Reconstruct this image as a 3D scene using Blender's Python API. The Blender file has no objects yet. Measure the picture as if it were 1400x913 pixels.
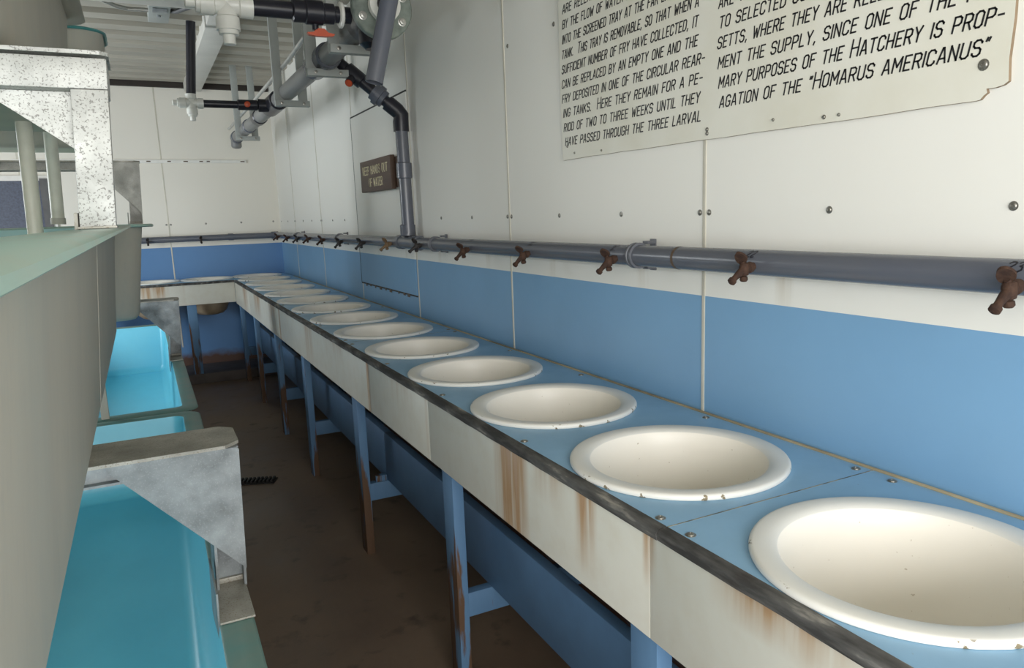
import bpy, bmesh, math, random
from mathutils import Vector, Matrix
random.seed(4)
S = bpy.context.scene
COL = S.collection
PI = math.pi

# ------------------------------------------------------------------ camera
F_PX, YAW, PITCH, ROLL, CX, CY = 1011.5429, .47834, .17778, -.03226, 29.29, 14.66
fw = Vector((math.sin(YAW)*math.cos(PITCH), math.cos(YAW)*math.cos(PITCH), -math.sin(PITCH)))
rt = Vector((math.cos(YAW), -math.sin(YAW), 0)); up = rt.cross(fw)
rt, up = rt*math.cos(ROLL)+up*math.sin(ROLL), up*math.cos(ROLL)-rt*math.sin(ROLL)
cam_d = bpy.data.cameras.new('camera'); cam = bpy.data.objects.new('camera', cam_d); COL.objects.link(cam)
cam_d.sensor_fit = 'HORIZONTAL'; cam_d.sensor_width = 36; cam_d.lens = F_PX*36/1400
cam_d.shift_x = -CX/1400; cam_d.shift_y = CY/1400; cam_d.clip_start = .02
m = Matrix((rt, up, -fw)).transposed().to_4x4(); m.translation = Vector((0, 0, 1.6)); cam.matrix_world = m
S.camera = cam

# ------------------------------------------------------------------ light
S.view_settings.view_transform = 'Standard'; S.view_settings.look = 'None'
S.view_settings.gamma = 1; S.view_settings.use_curve_mapping = False
S.view_settings.exposure = -0.03
S.cycles.use_denoising = True; S.cycles.max_bounces = 10; S.cycles.diffuse_bounces = 6
W = bpy.data.worlds.new('daylight_sky'); S.world = W; W.use_nodes = True
W.node_tree.nodes['Background'].inputs[0].default_value = (.75, .87, 1, 1)
W.node_tree.nodes['Background'].inputs[1].default_value = 1.2

def area(name, loc, direction, sx, sy, power, col):
    d = bpy.data.lights.new(name, 'AREA'); d.shape = 'RECTANGLE'; d.size = sx; d.size_y = sy; d.energy = power; d.color = col
    o = bpy.data.objects.new(name, d); COL.objects.link(o); o.location = loc
    o.rotation_euler = Vector(direction).to_track_quat('-Z', 'Z').to_euler()
    return o
# daylight through the big open doorway behind and left of the photographer, and through unseen left-hand windows
area('doorway_daylight', (-.60, -2.42, 1.60), (0.12, 1, -.03), 3.3, 2.2, 190, (1, .97, .92))
area('window_daylight', (-2.44, -1.05, 1.85), (1, .35, -.05), 2.3, 1.6, 62, (1, .985, .96))
area('window_daylight', (-2.44, 6.1, 1.08), (1, .10, -.10), 2.9, .95, 150, (.90, .955, 1))  # added low opening, height shaped to light the lower tank, not the wall

# ------------------------------------------------------------------ material helpers
def lin(c):
    return tuple(((v/255)/12.92 if v/255 <= .04045 else ((v/255+.055)/1.055)**2.4) for v in c)
class NT:
    def __init__(s, name):
        s.m = bpy.data.materials.new(name); s.m.use_nodes = True; s.t = s.m.node_tree
        s.b = s.t.nodes['Principled BSDF']
        s.pos = s.n('ShaderNodeNewGeometry').outputs['Position']
        s.obj = s.n('ShaderNodeTexCoord').outputs['Object']
        s._xyz = None
    def n(s, ty, **kw):
        o = s.t.nodes.new(ty)
        for k, v in kw.items(): setattr(o, k, v)
        return o
    def l(s, a, b): s.t.links.new(a, b)
    def put(s, sock, v):
        if hasattr(v, 'is_output') or isinstance(v, bpy.types.NodeSocket): s.l(v, sock)
        else:
            if isinstance(v, tuple) and len(v) == 3 and sock.type == 'RGBA': v = (*v, 1)
            sock.default_value = v
    def math(s, op, a, b=0.0, clamp=False):
        o = s.n('ShaderNodeMath', operation=op, use_clamp=clamp); s.put(o.inputs[0], a); s.put(o.inputs[1], b); return o.outputs[0]
    def mix(s, f, a, b):
        o = s.n('ShaderNodeMix', data_type='RGBA'); s.put(o.inputs[0], f); s.put(o.inputs[6], a); s.put(o.inputs[7], b); return o.outputs[2]
    def noise(s, scale, detail=4, stretch=(1, 1, 1), vec=None, rough=.55):
        mp = s.n('ShaderNodeMapping'); s.l(vec or s.obj, mp.inputs[0]); mp.inputs['Scale'].default_value = stretch
        o = s.n('ShaderNodeTexNoise'); s.l(mp.outputs[0], o.inputs['Vector'])
        o.inputs['Scale'].default_value = scale; o.inputs['Detail'].default_value = detail; o.inputs['Roughness'].default_value = rough
        return o.outputs[0]
    def step(s, v, lo, hi):
        o = s.n('ShaderNodeMapRange'); o.clamp = True; s.put(o.inputs[0], v); o.inputs[1].default_value = lo; o.inputs[2].default_value = hi; return o.outputs[0]
    def xyz(s, i):
        if not s._xyz:
            s._xyz = s.n('ShaderNodeSeparateXYZ'); s.l(s.pos, s._xyz.inputs[0])
        return s._xyz.outputs[i]
    def bump(s, h, strength=.2, dist=.01):
        o = s.n('ShaderNodeBump'); o.inputs['Strength'].default_value = strength; o.inputs['Distance'].default_value = dist
        s.l(h, o.inputs['Height']); s.l(o.outputs[0], s.b.inputs['Normal'])
    def stains(s, ax, lst, ztop):
        """drip marks: (centre along axis, half width, strength, drip length)"""
        tot = None
        for c, w, k, ln in lst:
            a = s.math('SUBTRACT', s.xyz(ax), c); a = s.math('ABSOLUTE', a); a = s.step(a, w, w*.35)
            d = s.math('SUBTRACT', ztop, s.xyz(2)); below = s.math('GREATER_THAN', d, 0.0); d = s.step(d, ln, 0); a = s.math('MULTIPLY', a, s.math('MULTIPLY', d, below)); a = s.math('MULTIPLY', a, k)
            tot = a if tot is None else s.math('ADD', tot, a)
        return tot
    def done(s, col, rough=.5, metal=0, spec=.5):
        s.put(s.b.inputs['Base Color'], col); s.put(s.b.inputs['Roughness'], rough); s.put(s.b.inputs['Metallic'], metal)
        s.b.inputs['Specular IOR Level'].default_value = spec
        return s.m
def simple(name, c, rough=.5, metal=0, var=.12, scale=12, stretch=(1, 1, 1), bump=0, spec=.5, c2=None, lo=.35, hi=.7):
    t = NT(name); f = t.step(t.noise(scale, 5, stretch), lo, hi)
    c2 = c2 or tuple(v*(1-var*2) for v in c)
    if bump: t.bump(t.noise(scale*4, 4, stretch), bump, .004)
    return t.done(t.mix(f, c, c2), rough, metal, spec)

# ------------------------------------------------------------------ materials
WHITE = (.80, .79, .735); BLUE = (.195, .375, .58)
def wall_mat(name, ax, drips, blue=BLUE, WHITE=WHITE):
    t = NT(name)
    dirt = t.step(t.noise(1.4, 6, (1, 1, .8), t.pos), .45, .8)
    wh = t.mix(t.math('MULTIPLY', dirt, .10), WHITE, (.73, .70, .62))
    if drips:
        st = t.math('MULTIPLY', t.stains(ax, drips, 1.445), t.step(t.noise(40, 3, (1, 1, .05), t.pos), .35, .65))
        wh = t.mix(t.math('MINIMUM', st, .6), wh, (.42, .33, .20))
    bl = t.mix(t.math('MULTIPLY', t.step(t.noise(3, 5, (1, 1, 1), t.pos), .35, .75), .35), blue, tuple(v*.8 for v in blue))
    low = t.math('ADD', t.xyz(2), t.math('MULTIPLY', t.noise(9, 4, (1, 1, 1), t.pos), .12))
    bl = t.mix(t.step(low, .30, .22), bl, (.10, .055, .04))
    c = t.mix(t.math('LESS_THAN', t.xyz(2), 1.354), wh, bl)
    return t.done(c, .42, 0, .4)
SPIG_Y = [.711, 1.32, 1.90, 2.48, 3.065, 3.686, 4.214, 4.795, 5.395, 5.98, 6.53, 7.03, 7.57, 8.13]
M_WALL_R = wall_mat('painted_panel_right', 1, [(y-.01, .035, .5, .12) for y in SPIG_Y[:8]])
M_WALL = wall_mat('painted_panel', 0, [], (.105, .235, .45), (.74, .71, .63))  # same paint, more yellowed, with dimmer light at the far wall darkened in
M_WHITE = simple('white_paint', (.78, .77, .72), .45, var=.05)
M_SEAM = simple('cream_batten', (.66, .63, .53), .5, var=.12, scale=6)
M_DARKGAP = simple('dark_gap', (.05, .05, .045), .8)
def counter_mat():
    t = NT('blue_laminate'); d = t.step(t.noise(4, 6, (1, 1, 1), t.pos), .4, .75); s = t.step(t.noise(55, 4, (1, 1, 1), t.pos), .70, .80)
    c = t.mix(t.math('MULTIPLY', d, .5), (.285, .50, .71), (.24, .40, .55)); c = t.mix(t.math('MULTIPLY', s, .5), c, (.22, .17, .10))
    t.bump(t.noise(120, 2), .04, .001)
    return t.done(c, t.step(d, -.9, 2.0), 0, .4)
M_COUNTER = counter_mat()
def fascia_mat(name, ax, st, ztop=1.0):
    t = NT(name); v = t.noise(30, 5, (1, 1, .04) , t.pos); fine = t.noise(14, 6, (1, 1, 1), t.pos)
    mask = t.math('MULTIPLY', t.stains(ax, st, ztop), t.math('ADD', t.step(v, .32, .62), .15))
    c = t.mix(t.math('MULTIPLY', t.step(fine, .45, .8), .4), (.69, .68, .60), (.58, .53, .42))
    edge = t.math('MULTIPLY', t.step(t.math('ADD', t.xyz(2), t.math('MULTIPLY', t.noise(7, 4, (1, 1, 1), t.pos), .10)), 1.055, 1.07), .45)
    c = t.mix(edge, c, (.33, .20, .09))
    bot = t.math('MULTIPLY', t.step(t.math('ADD', t.xyz(2), t.math('MULTIPLY', t.noise(9, 4, (1, 1, 1), t.pos), .03)), .799, .789), .6)
    c = t.mix(bot, c, (.30, .18, .08))
    c = t.mix(t.math('MINIMUM', t.math('MULTIPLY', mask, 1.0), .9), c, (.40, .22, .085))
    c = t.mix(t.math('MULTIPLY', t.step(mask, .8, 1.2), .6), c, (.47, .34, .25))
    return t.done(c, .42, 0, .4)
M_FASCIA = fascia_mat('stained_white_fascia', 1, [(1.66, .11, 1.35, .60), (1.29, .05, 1.1, .2), (1.06, .025, 1.0, .12), (.74, .17, .9, .07), (2.30, .02, .3, .3), (3.03, .03, 1.1, .5),
    (5.3, .04, 1.2, .5), (5.6, .2, 1.0, .25), (6.4, .22, 1.2, .22), (7.2, .2, 1.2, .25), (4.3, .14, .6, .3), (3.6, .3, .35, .1), (2.6, .2, .3, .12), (1.45, .1, .5, .09)])
M_FASCIA_B = fascia_mat('stained_white_fascia_back', 0, [(.09, .10, 1.2, .16), (-.02, .06, 1.2, .25), (.30, .03, .2, .2)])
def edge_mat():
    t = NT('weathered_edge'); a = t.noise(28, 6, (1, .25, 1.6), t.pos); b = t.noise(3.2, 5, (1, 1, 1), t.pos)
    c = t.mix(t.step(a, .38, .60), (.050, .049, .047), (.13, .127, .12)); c = t.mix(t.step(a, .58, .70), c, (.34, .32, .28)); c = t.mix(t.math('MULTIPLY', t.step(b, .56, .68), .9), c, (.05, .028, .018))
    t.bump(a, .6, .004)
    return t.done(c, .75, 0, .2)
M_EDGE = edge_mat()
def wood_blue(name, wear):
    t = NT(name); g = t.noise(22, 6, (1, 1, .12), t.pos); 
    h = t.math('MULTIPLY', t.xyz(2), -.34); f = t.math('ADD', t.math('ADD', g, h), wear)
    c = t.mix(t.step(t.noise(8, 4, (1, 1, .2), t.pos), .3, .7), (.125, .245, .40), (.095, .19, .33))
    c = t.mix(t.step(f, .50, .56), c, (.12, .070, .042))
    t.bump(g, .35, .003)
    return t.done(c, .6, 0, .3)
M_LEG = wood_blue('peeling_blue_post', .12)
M_BRACE = wood_blue('worn_blue_brace', -.02)
M_BOARD = simple('blue_board', (.10, .205, .36), .5, var=.12, scale=5, c2=(.08, .16, .28))
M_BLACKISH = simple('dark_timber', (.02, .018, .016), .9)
def sink_mat():
    t = NT('cream_enamel'); sp = t.step(t.noise(85, 2, (1, 1, 1), t.obj), .735, .76); c = t.mix(t.math('MULTIPLY', t.step(t.noise(5, 5), .4, .8), .25), (.91, .87, .79), (.87, .82, .73))
    c = t.mix(t.math('MULTIPLY', sp, .5), c, (.35, .27, .16))
    return t.done(c, .38, 0, .45)
M_SINK = sink_mat()
def sinkrim_mat():
    t = NT('chipped_rim_enamel'); z = t.n('ShaderNodeSeparateXYZ'); t.l(t.obj, z.inputs[0])
    rr = t.math('SQRT', t.math('ADD', t.math('MULTIPLY', z.outputs[0], z.outputs[0]), t.math('MULTIPLY', z.outputs[1], z.outputs[1])))
    ch = t.math('MULTIPLY', t.step(t.noise(38, 4), .645, .67), t.math('MULTIPLY', t.step(z.outputs[2], .0128, .0115), t.step(rr, .238, .244)))
    c = t.mix(t.math('MULTIPLY', t.step(t.noise(6, 5), .4, .8), .2), (.84, .825, .77), (.75, .71, .62))
    c = t.mix(ch, c, (.25, .20, .12))
    return t.done(c, .4, 0, .45)
M_SINKRIM = sinkrim_mat()
M_SINKOUT = simple('tan_bowl_back', (.42, .33, .22), .6, var=.15, scale=8)
def floor_mat():
    t = NT('wet_brown_concrete'); a = t.noise(1.3, 7, (1, .7, 1), t.pos, .6); b = t.noise(7, 6, (1, 1, 1), t.pos); 
    c = t.mix(t.step(a, .35, .65), (.155, .105, .074), (.26, .185, .13)); c = t.mix(t.step(b, .58, .75), c, (.095, .064, .047)); 
    c = t.mix(t.math('MULTIPLY', t.step(t.noise(2.4, 6, (1, 1, 1), t.pos), .60, .68), .5), c, (.25, .20, .145))
    t.bump(t.noise(18, 6, (1, 1, 1), t.pos), .25, .006)
    return t.done(c, t.step(a, .05, .95), 0, .5)
M_FLOOR = floor_mat()
M_CONCRETE = simple('curb_concrete', (.12, .10, .09), .7, var=.2, scale=6, bump=.3)
M_CEIL = simple('grey_roof_deck', (.40, .375, .315), .55, var=.08, scale=3, stretch=(.4, 1, 1))
M_TRIMDARK = simple('dark_brown_trim', (.035, .027, .022), .8)
M_BEAM = simple('pale_grey_beam', (.66, .645, .59), .5, var=.08, scale=4)
def tan_mat():
    t = NT('raw_fibreglass'); a = t.noise(5, 6, (1, 1, .22)); b = t.noise(60, 4, (1, 1, .3)); c = t.mix(t.step(a, .3, .7), (.56, .525, .445), (.50, .475, .41))
    c = t.mix(t.math('MULTIPLY', t.step(b, .5, .8), .3), c, (.44, .43, .40)); c = t.mix(t.math('MULTIPLY', t.step(t.noise(2.2, 4, (1, 1, .5)), .55, .75), .25), c, (.46, .53, .50))
    t.bump(b, .15, .002)
    return t.done(c, .6, 0, .3)
M_TAN = tan_mat()
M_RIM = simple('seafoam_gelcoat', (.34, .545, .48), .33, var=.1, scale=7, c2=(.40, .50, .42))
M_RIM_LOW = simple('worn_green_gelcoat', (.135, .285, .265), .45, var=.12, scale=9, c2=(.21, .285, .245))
M_TURQ = simple('turquoise_gelcoat', (.19, .68, .84), .30, var=.08, scale=2.2, stretch=(1, .5, 1), c2=(.145, .58, .75), lo=.4, hi=.8)
M_INNER = simple('pale_teal_gelcoat', (.32, .56, .55), .35, var=.08, scale=3)
M_UNDER = simple('green_fibreglass_underside', (.64, .61, .48), .5, var=.1, scale=4, c2=(.54, .54, .44))
def galv_mat(name, base, metal, spk, spa=.8, dk=.6):
    t = NT(name); v = t.n('ShaderNodeTexVoronoi'); v.inputs['Scale'].default_value = 55; t.l(t.obj, v.inputs['Vector'])
    sp = t.n('ShaderNodeSeparateColor'); t.l(v.outputs['Color'], sp.inputs[0])
    a = t.noise(11, 6); c = t.mix(t.step(a, .3, .7), base, tuple(x*dk for x in base)); c = t.mix(t.math('MULTIPLY', sp.outputs[0], .3), c, tuple(x*.6 for x in base))
    c = t.mix(t.math('MULTIPLY', t.step(t.noise(230, 2), .57, .63), spa), c, spk)
    t.bump(t.noise(30, 4), .12, .003)
    return t.done(c, t.step(a, -.35, 1.5), metal, .5)
M_GALV = galv_mat('galvanised_steel', (.36, .39, .40), .3, (.42, .44, .44), .25, .45)
M_GALV_FAR = galv_mat('pale_dull_galvanised', (.46, .455, .42), .2, (.28, .26, .22), .6, .75)
M_GALV_TOP = galv_mat('weathered_galvanised_top', (.50, .48, .42), .2, (.25, .22, .17))
M_GALV_B = galv_mat('bright_galvanised_steel', (.66, .67, .64), .25, (.20, .195, .18), .85, .72)
M_PIPE = simple('grey_pvc', (.10, .11, .14), .27, var=.10, scale=6, stretch=(1, .3, 1), c2=(.125, .13, .145))
M_PIPE_L = simple('light_grey_pvc', (.22, .22, .215), .4, var=.08, scale=5)
M_CLAMP = simple('grey_clamp_plastic', (.125, .132, .15), .4)
M_BLACK = simple('black_pvc', (.018, .018, .026), .3, var=.1)
M_PVCW = simple('white_pvc', (.74, .74, .69), .3, var=.05)
M_RED = simple('orange_red_plastic', (.55, .085, .03), .4, var=.1)
M_HANG = simple('grey_painted_strut', (.36, .38, .36), .5, var=.08, scale=6)
M_FLANGE = simple('grimy_flange', (.20, .235, .205), .45, var=.2, scale=18, c2=(.07, .09, .08), bump=.2)
M_BOLT = simple('bolt_steel', (.5, .5, .47), .35, .7)
M_RUST = simple('rusted_brass', (.036, .020, .015), .8, var=.2, scale=60, c2=(.075, .040, .025), bump=.4, spec=.25)
M_RUST2 = simple('tarnished_brass', (.20, .125, .06), .6, var=.2, scale=60, c2=(.11, .065, .035), bump=.4)
M_RUST3 = simple('black_tarnished_brass', (.025, .02, .018), .55, var=.2, scale=60, bump=.4)
M_SCREW = simple('screw_steel', (.33, .32, .285), .32, .75, var=.2, scale=200)
M_SIGN = simple('sign_board_white', (.74, .73, .65), .5, var=.06, scale=5, c2=(.68, .66, .56))
M_SIGNEDGE = simple('sign_board_edge', (.26, .19, .12), .8, scale=40)
M_INK = simple('black_sign_paint', (.012, .012, .014), .5)
M_MARK = simple('marker_ink', (.012, .012, .02), .5)
M_WSIGN = simple('brown_stained_board', (.105, .062, .040), .55, var=.2, scale=14, stretch=(1, .2, 2), c2=(.075, .043, .028), bump=.2)
M_CREAM = simple('cream_routed_letter', (.82, .74, .48), .6)
M_SCREEN = simple('dark_window_screen', (.07, .085, .13), .5, var=.2, scale=60)
M_GRATE = simple('black_iron_grate', (.02, .018, .016), .6)
M_RUSTRING = simple('brown_drip_ring', (.11, .075, .05), .6)
M_CABLE = simple('grey_cable', (.10, .10, .10), .5)
M_ALU = simple('aluminium_conduit', (.55, .55, .52), .35, .4)

# ------------------------------------------------------------------ mesh helpers
def bx(bm, x0, x1, y0, y1, z0, z1, bev=0, mi=0):
    vs = [bm.verts.new(p) for p in ((x0,y0,z0),(x1,y0,z0),(x1,y1,z0),(x0,y1,z0),(x0,y0,z1),(x1,y0,z1),(x1,y1,z1),(x0,y1,z1))]
    fs = [bm.faces.new([vs[i] for i in q]) for q in ((3,2,1,0),(4,5,6,7),(0,1,5,4),(1,2,6,5),(2,3,7,6),(3,0,4,7))]
    for f in fs: f.material_index = mi
    if bev:
        es = list({e for f in fs for e in f.edges})
        r = bmesh.ops.bevel(bm, geom=es, offset=bev, segments=2, affect='EDGES', profile=.6)
        for f in r['faces']: f.material_index = mi
def frame_of(ax):
    ax = Vector(ax).normalized(); h = Vector((0, 0, 1)) if abs(ax.z) < .9 else Vector((1, 0, 0))
    a = ax.cross(h).normalized(); return a, ax.cross(a).normalized(), ax
def lathe(bm, prof, o=(0,0,0), ax=(0,0,1), n=32, cap0=True, cap1=True, mi=0):
    a, b, c = frame_of(ax); o = Vector(o); rows = []
    for r, h in prof:
        rows.append([bm.verts.new(o+c*h+(a*math.cos(2*PI*k/n)+b*math.sin(2*PI*k/n))*max(r, 1e-4)) for k in range(n)])
    for i in range(len(rows)-1):
        for k in range(n):
            f = bm.faces.new((rows[i][k], rows[i+1][k], rows[i+1][(k+1)%n], rows[i][(k+1)%n])); f.material_index = mi
    if cap0: bm.faces.new(rows[0]).material_index = mi
    if cap1: bm.faces.new(rows[-1][::-1]).material_index = mi
def cyl(bm, p0, p1, r, r1=None, n=20, cap=True, mi=0):
    p0, p1 = Vector(p0), Vector(p1); d = p1-p0
    lathe(bm, [(r, 0), (r if r1 is None else r1, d.length)], p0, d, n, cap, cap, mi)
def tube(bm, pts, r, n=14, cap=True):
    pts = [Vector(p) for p in pts]; rows = []; prev = None
    for i, p in enumerate(pts):
        t = ((pts[min(i+1, len(pts)-1)]-p).normalized() + (p-pts[max(i-1, 0)]).normalized()).normalized()
        if prev is None: a = frame_of(t)[0]
        else: a = (prev-t*prev.dot(t)).normalized()
        prev = a; b = t.cross(a); rr = r[i] if isinstance(r, (list, tuple)) else r
        rows.append([bm.verts.new(p+(a*math.cos(2*PI*k/n)+b*math.sin(2*PI*k/n))*rr) for k in range(n)])
    for i in range(len(rows)-1):
        for k in range(n): bm.faces.new((rows[i][k], rows[i][(k+1)%n], rows[i+1][(k+1)%n], rows[i+1][k]))
    if cap: bm.faces.new(rows[0][::-1]); bm.faces.new(rows[-1])
def prism(bm, pts, n0, n1, f, mi=0):
    """polygon pts (u,v) extruded from n0 to n1; f(u,v,n) -> xyz"""
    A = [bm.verts.new(f(u, v, n0)) for u, v in pts]; B = [bm.verts.new(f(u, v, n1)) for u, v in pts]
    fs = [bm.faces.new(A[::-1]), bm.faces.new(B)]
    for i in range(len(pts)): fs.append(bm.faces.new((A[i], A[(i+1)%len(pts)], B[(i+1)%len(pts)], B[i])))
    for x in fs: x.material_index = mi
def obj(name, bm, mats, parent=None, angle=35, loc=None):
    bmesh.ops.recalc_face_normals(bm, faces=bm.faces)
    me = bpy.data.meshes.new(name); bm.to_mesh(me); bm.free()
    for x in (mats if isinstance(mats, (list, tuple)) else [mats]): me.materials.append(x)
    for p in me.polygons: p.use_smooth = True
    me.set_sharp_from_angle(angle=math.radians(angle))
    o = bpy.data.objects.new(name, me); COL.objects.link(o)
    if loc: o.location = loc
    if parent: o.parent = parent
    return o
def tag(o, label, cat, group=None):
    o['label'] = label; o['category'] = cat
    if group: o['group'] = group
    return o
def thing(name, label, cat, loc=(0,0,0), group=None):
    o = bpy.data.objects.new(name, None); COL.objects.link(o); o.location = loc; o.empty_display_size = .05
    return tag(o, label, cat, group)
def struct(o): o['kind'] = 'structure'; return o
def dup(root, loc=None, label=None, group=None):
    r = root.copy(); COL.objects.link(r)
    if loc: r.location = loc
    if label: r['label'] = label
    if group: r['group'] = group
    for ch in list(root.children):
        c = ch.copy(); COL.objects.link(c); c.parent = r
        for g in ch.children:
            d = g.copy(); COL.objects.link(d); d.parent = c
    return r
def NB(): return bmesh.new()
def B(name, mat, parent, x0, x1, y0, y1, z0, z1, bev=0):
    bm = NB(); bx(bm, x0, x1, y0, y1, z0, z1, bev); return obj(name, bm, mat, parent)

XW, YB, XL, YR, ZC = 1.371, 8.604, -2.5, -2.5, 2.985        # right wall, back wall, left wall, rear wall, ceiling
SEAMS = [1.602+1.2192*i for i in range(-3, 6)]

# ------------------------------------------------------------------ room shell
bm = NB(); bx(bm, XL-.1, XW+.1, YR-.1, YB+.1, -.08, 0); struct(obj('floor', bm, M_FLOOR))
wall_right = struct(B('wall_right', M_WALL_R, None, XW, XW+.08, YR-.1, YB+.1, 0, ZC+.08))
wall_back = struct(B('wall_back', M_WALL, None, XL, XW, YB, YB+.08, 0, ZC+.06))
bm = NB()
for a in ((YR, -2.2, 0, ZC), (.1, 4.6, 0, ZC), (7.6, YB, 0, ZC), (-2.2, .1, 0, 1.05), (-2.2, .1, 2.65, ZC), (4.6, 7.6, 0, .55), (4.6, 7.6, 1.6, ZC)):
    bx(bm, XL-.08, XL, a[0], a[1], a[2], a[3])
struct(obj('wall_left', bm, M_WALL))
bm = NB()
bx(bm, XL, -2.3, YR-.08, YR, 0, ZC); bx(bm, 1.1, XW, YR-.08, YR, 0, ZC); bx(bm, -2.3, 1.1, YR-.08, YR, 2.75, ZC)
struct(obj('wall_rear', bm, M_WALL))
# corrugated roof deck: flutes run across the room
bm = NB(); prof = []; y = YR-.1; P = .30
while y < YB+.1:
    prof += [(y, ZC+.065), (y+.10, ZC+.065), (y+.125, ZC), (y+.275, ZC)]; y += P
rows = []
for zz in (0, .03):
    rows.append([[bm.verts.new((x, yy, z+zz)) for x in (XL-.05, XW+.02)] for yy, z in prof])
for k in range(len(prof)-1):
    for r in rows: bm.faces.new((r[k][0], r[k][1], r[k+1][1], r[k+1][0]))
for k in range(len(prof)-1):
    for e in (0, 1): bm.faces.new((rows[0][k][e], rows[0][k+1][e], rows[1][k+1][e], rows[1][k][e]))
for k in (0, -1): bm.faces.new((rows[0][k][0], rows[0][k][1], rows[1][k][1], rows[1][k][0]))
struct(obj('ceiling', bm, M_CEIL, angle=20))
struct(B('trim_1', M_TRIMDARK, None, XL, XW-.01, YB-.05, YB, ZC-.04, ZC+.02))
struct(B('trim_2', M_CONCRETE, None, XL, XW, 8.0, YB, 0, .10, .008))
bm = NB(); bx(bm, -1.0, 1.08, YB-.018, YB, 2.205, 2.24, .003); bx(bm, -1.0, 1.07, YB-.021, YB-.017, 2.216, 2.229)
track = struct(obj('trim_3', bm, M_WHITE))
bm = NB()
for x in (.13, .32, .47, .62, .69, 1.02): bx(bm, x, x+.03+.03*random.random(), YB-.0215, YB-.0208, 2.216, 2.227)
obj('rust_mark', bm, M_RUSTRING, track)
# cover strips over the panel joints
bm = NB()
for y in SEAMS:
    bx(bm, XW-.0025, XW, y-.006, y+.006, .3, ZC, .001)
obj('seam_strip', bm, M_SEAM, wall_right)
bm = NB()
for x in (.265, -.955): bx(bm, x-.006, x+.006, YB-.0025, YB, .3, ZC, .001)
obj('seam_strip', bm, M_SEAM, wall_back)
# narrow cream bead where bench meets wall
def screw_bm(r=.009):
    bm = NB(); lathe(bm, [(r*1.3, 0), (r*1.3, .0008), (r*1.02, .001), (r, .0025), (r*.7, .0036), (r*.3, .0036), (r*.25, .0022), (.0001, .0022)], n=14, cap1=False); return bm
def screws(parent, pts, ax, r=.009, mat=M_SCREW):
    first = None
    for p in pts:
        if first is None:
            first = obj('screw', screw_bm(r), mat, parent, 60); o = first
        else:
            o = first.copy(); COL.objects.link(o)
        o.rotation_euler = Vector(ax).to_track_quat('Z', 'Y').to_euler(); o.location = p
sy = []
for y in SEAMS[2:]:
    sy += [y-.019, y+.019, y+.40, y+.80]
screws(wall_right, [(XW-.0005, y, 1.583) for y in sy if -.1 < y < 8.5 and not 4.02 < y < 5.3] + [(XW, 2.41, 2.249), (XW, 2.784, 2.25)], (-1, 0, 0), .0066)
screws(wall_back, [(x, YB, 1.586) for x in (-.32, .245, .285, .62, .97, 1.3)], (0, -1, 0), .008)
# flush hatch panel let into the right wall
hatch = struct(B('door_1', M_WALL_R, None, XW-.004, XW, 4.066, 5.272, 1.146, 2.27, .001))
bm = NB(); bx(bm, XW-.005, XW, 4.06, 5.278, 2.270, 2.279); bx(bm, XW-.005, XW, 4.06, 5.278, 1.137, 1.146); bx(bm, XW-.005, XW, 5.272, 5.278, 1.146, 2.27)
obj('hatch_gap', bm, M_DARKGAP, hatch)
bm = NB()
for k in range(9):
    y = 4.15+.12*k+.05*random.random(); bx(bm, XW-.0065, XW-.004, y, y+.02+.03*random.random(), 1.132-.008*random.random(), 1.146)
obj('flaked_paint', bm, M_RUSTRING, hatch)
# dark screened window in the back wall
win = struct(B('window_1', M_WHITE, None, -1.30, -.70, YB-.03, YB, 1.38, 2.09, .004))
B('screen', M_SCREEN, win, -1.27, -.79, YB-.034, YB-.028, 1.42, 2.04)
B('mullion', M_CABLE, win, -.80, -.735, YB-.05, YB-.028, 1.40, 2.06)
# windows of the left wall (unseen; the far one made low so its light passes under the middle tanks): frames in the openings
for n, (a, b, g, h) in enumerate(((-2.2, .1, 1.05, 2.65), (4.6, 7.6, .55, 1.6))):
    bm = NB(); x0, x1 = XL-.07, XL-.01
    bx(bm, x0, x1, a, b, g, g+.05); bx(bm, x0, x1, a, b, h-.05, h)
    for q in (a, (a+b)/2-.025, b-.05): bx(bm, x0, x1, q, q+.05, g+.05, h-.05)
    struct(obj('window_%d' % (n+2), bm, M_WHITE))

# ------------------------------------------------------------------ bowl bench along the right wall
ZT = 1.02; XF = .781; R = .2508; SP = .5926; SY0 = .72; SX = 1.049; HOLE = .222
def top_with_holes(bm, cells, z0, z1):
    """cells: (x0,x1,y0,y1,cx,cy) or (x0,x1,y0,y1)"""
    for c in cells:
        x0, x1, y0, y1 = c[:4]
        if len(c) == 4: bx(bm, x0, x1, y0, y1, z0, z1); continue
        cx, cy = c[4:]
        ang = [2*PI*k/56 for k in range(56)] + [math.atan2(b-cy, a-cx) % (2*PI) for a in (x0, x1) for b in (y0, y1)]
        ang = sorted(set(round(a, 6) for a in ang)); out = []
        for a in ang:
            dx, dy = math.cos(a), math.sin(a)
            t = min([((x1 if dx > 0 else x0)-cx)/dx if abs(dx) > 1e-9 else 9, ((y1 if dy > 0 else y0)-cy)/dy if abs(dy) > 1e-9 else 9])
            out.append((cx+dx*t, cy+dy*t, cx+dx*HOLE, cy+dy*HOLE))
        V = [[bm.verts.new((o[0], o[1], z)) for z in (z0, z1)]+[bm.verts.new((o[2], o[3], z)) for z in (z0, z1)] for o in out]
        for i in range(len(V)):
            a, b = V[i], V[(i+1) % len(V)]
            bm.faces.new((a[1], a[3], b[3], b[1])); bm.faces.new((a[0], b[0], b[2], a[2])); bm.faces.new((a[2], b[2], b[3], a[3])); bm.faces.new((a[0], a[1], b[1], b[0]))
bench = thing('bowl_bench', 'long blue-topped bench with white basins along the right wall', 'bench', (XF, 3.8, 0))
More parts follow.
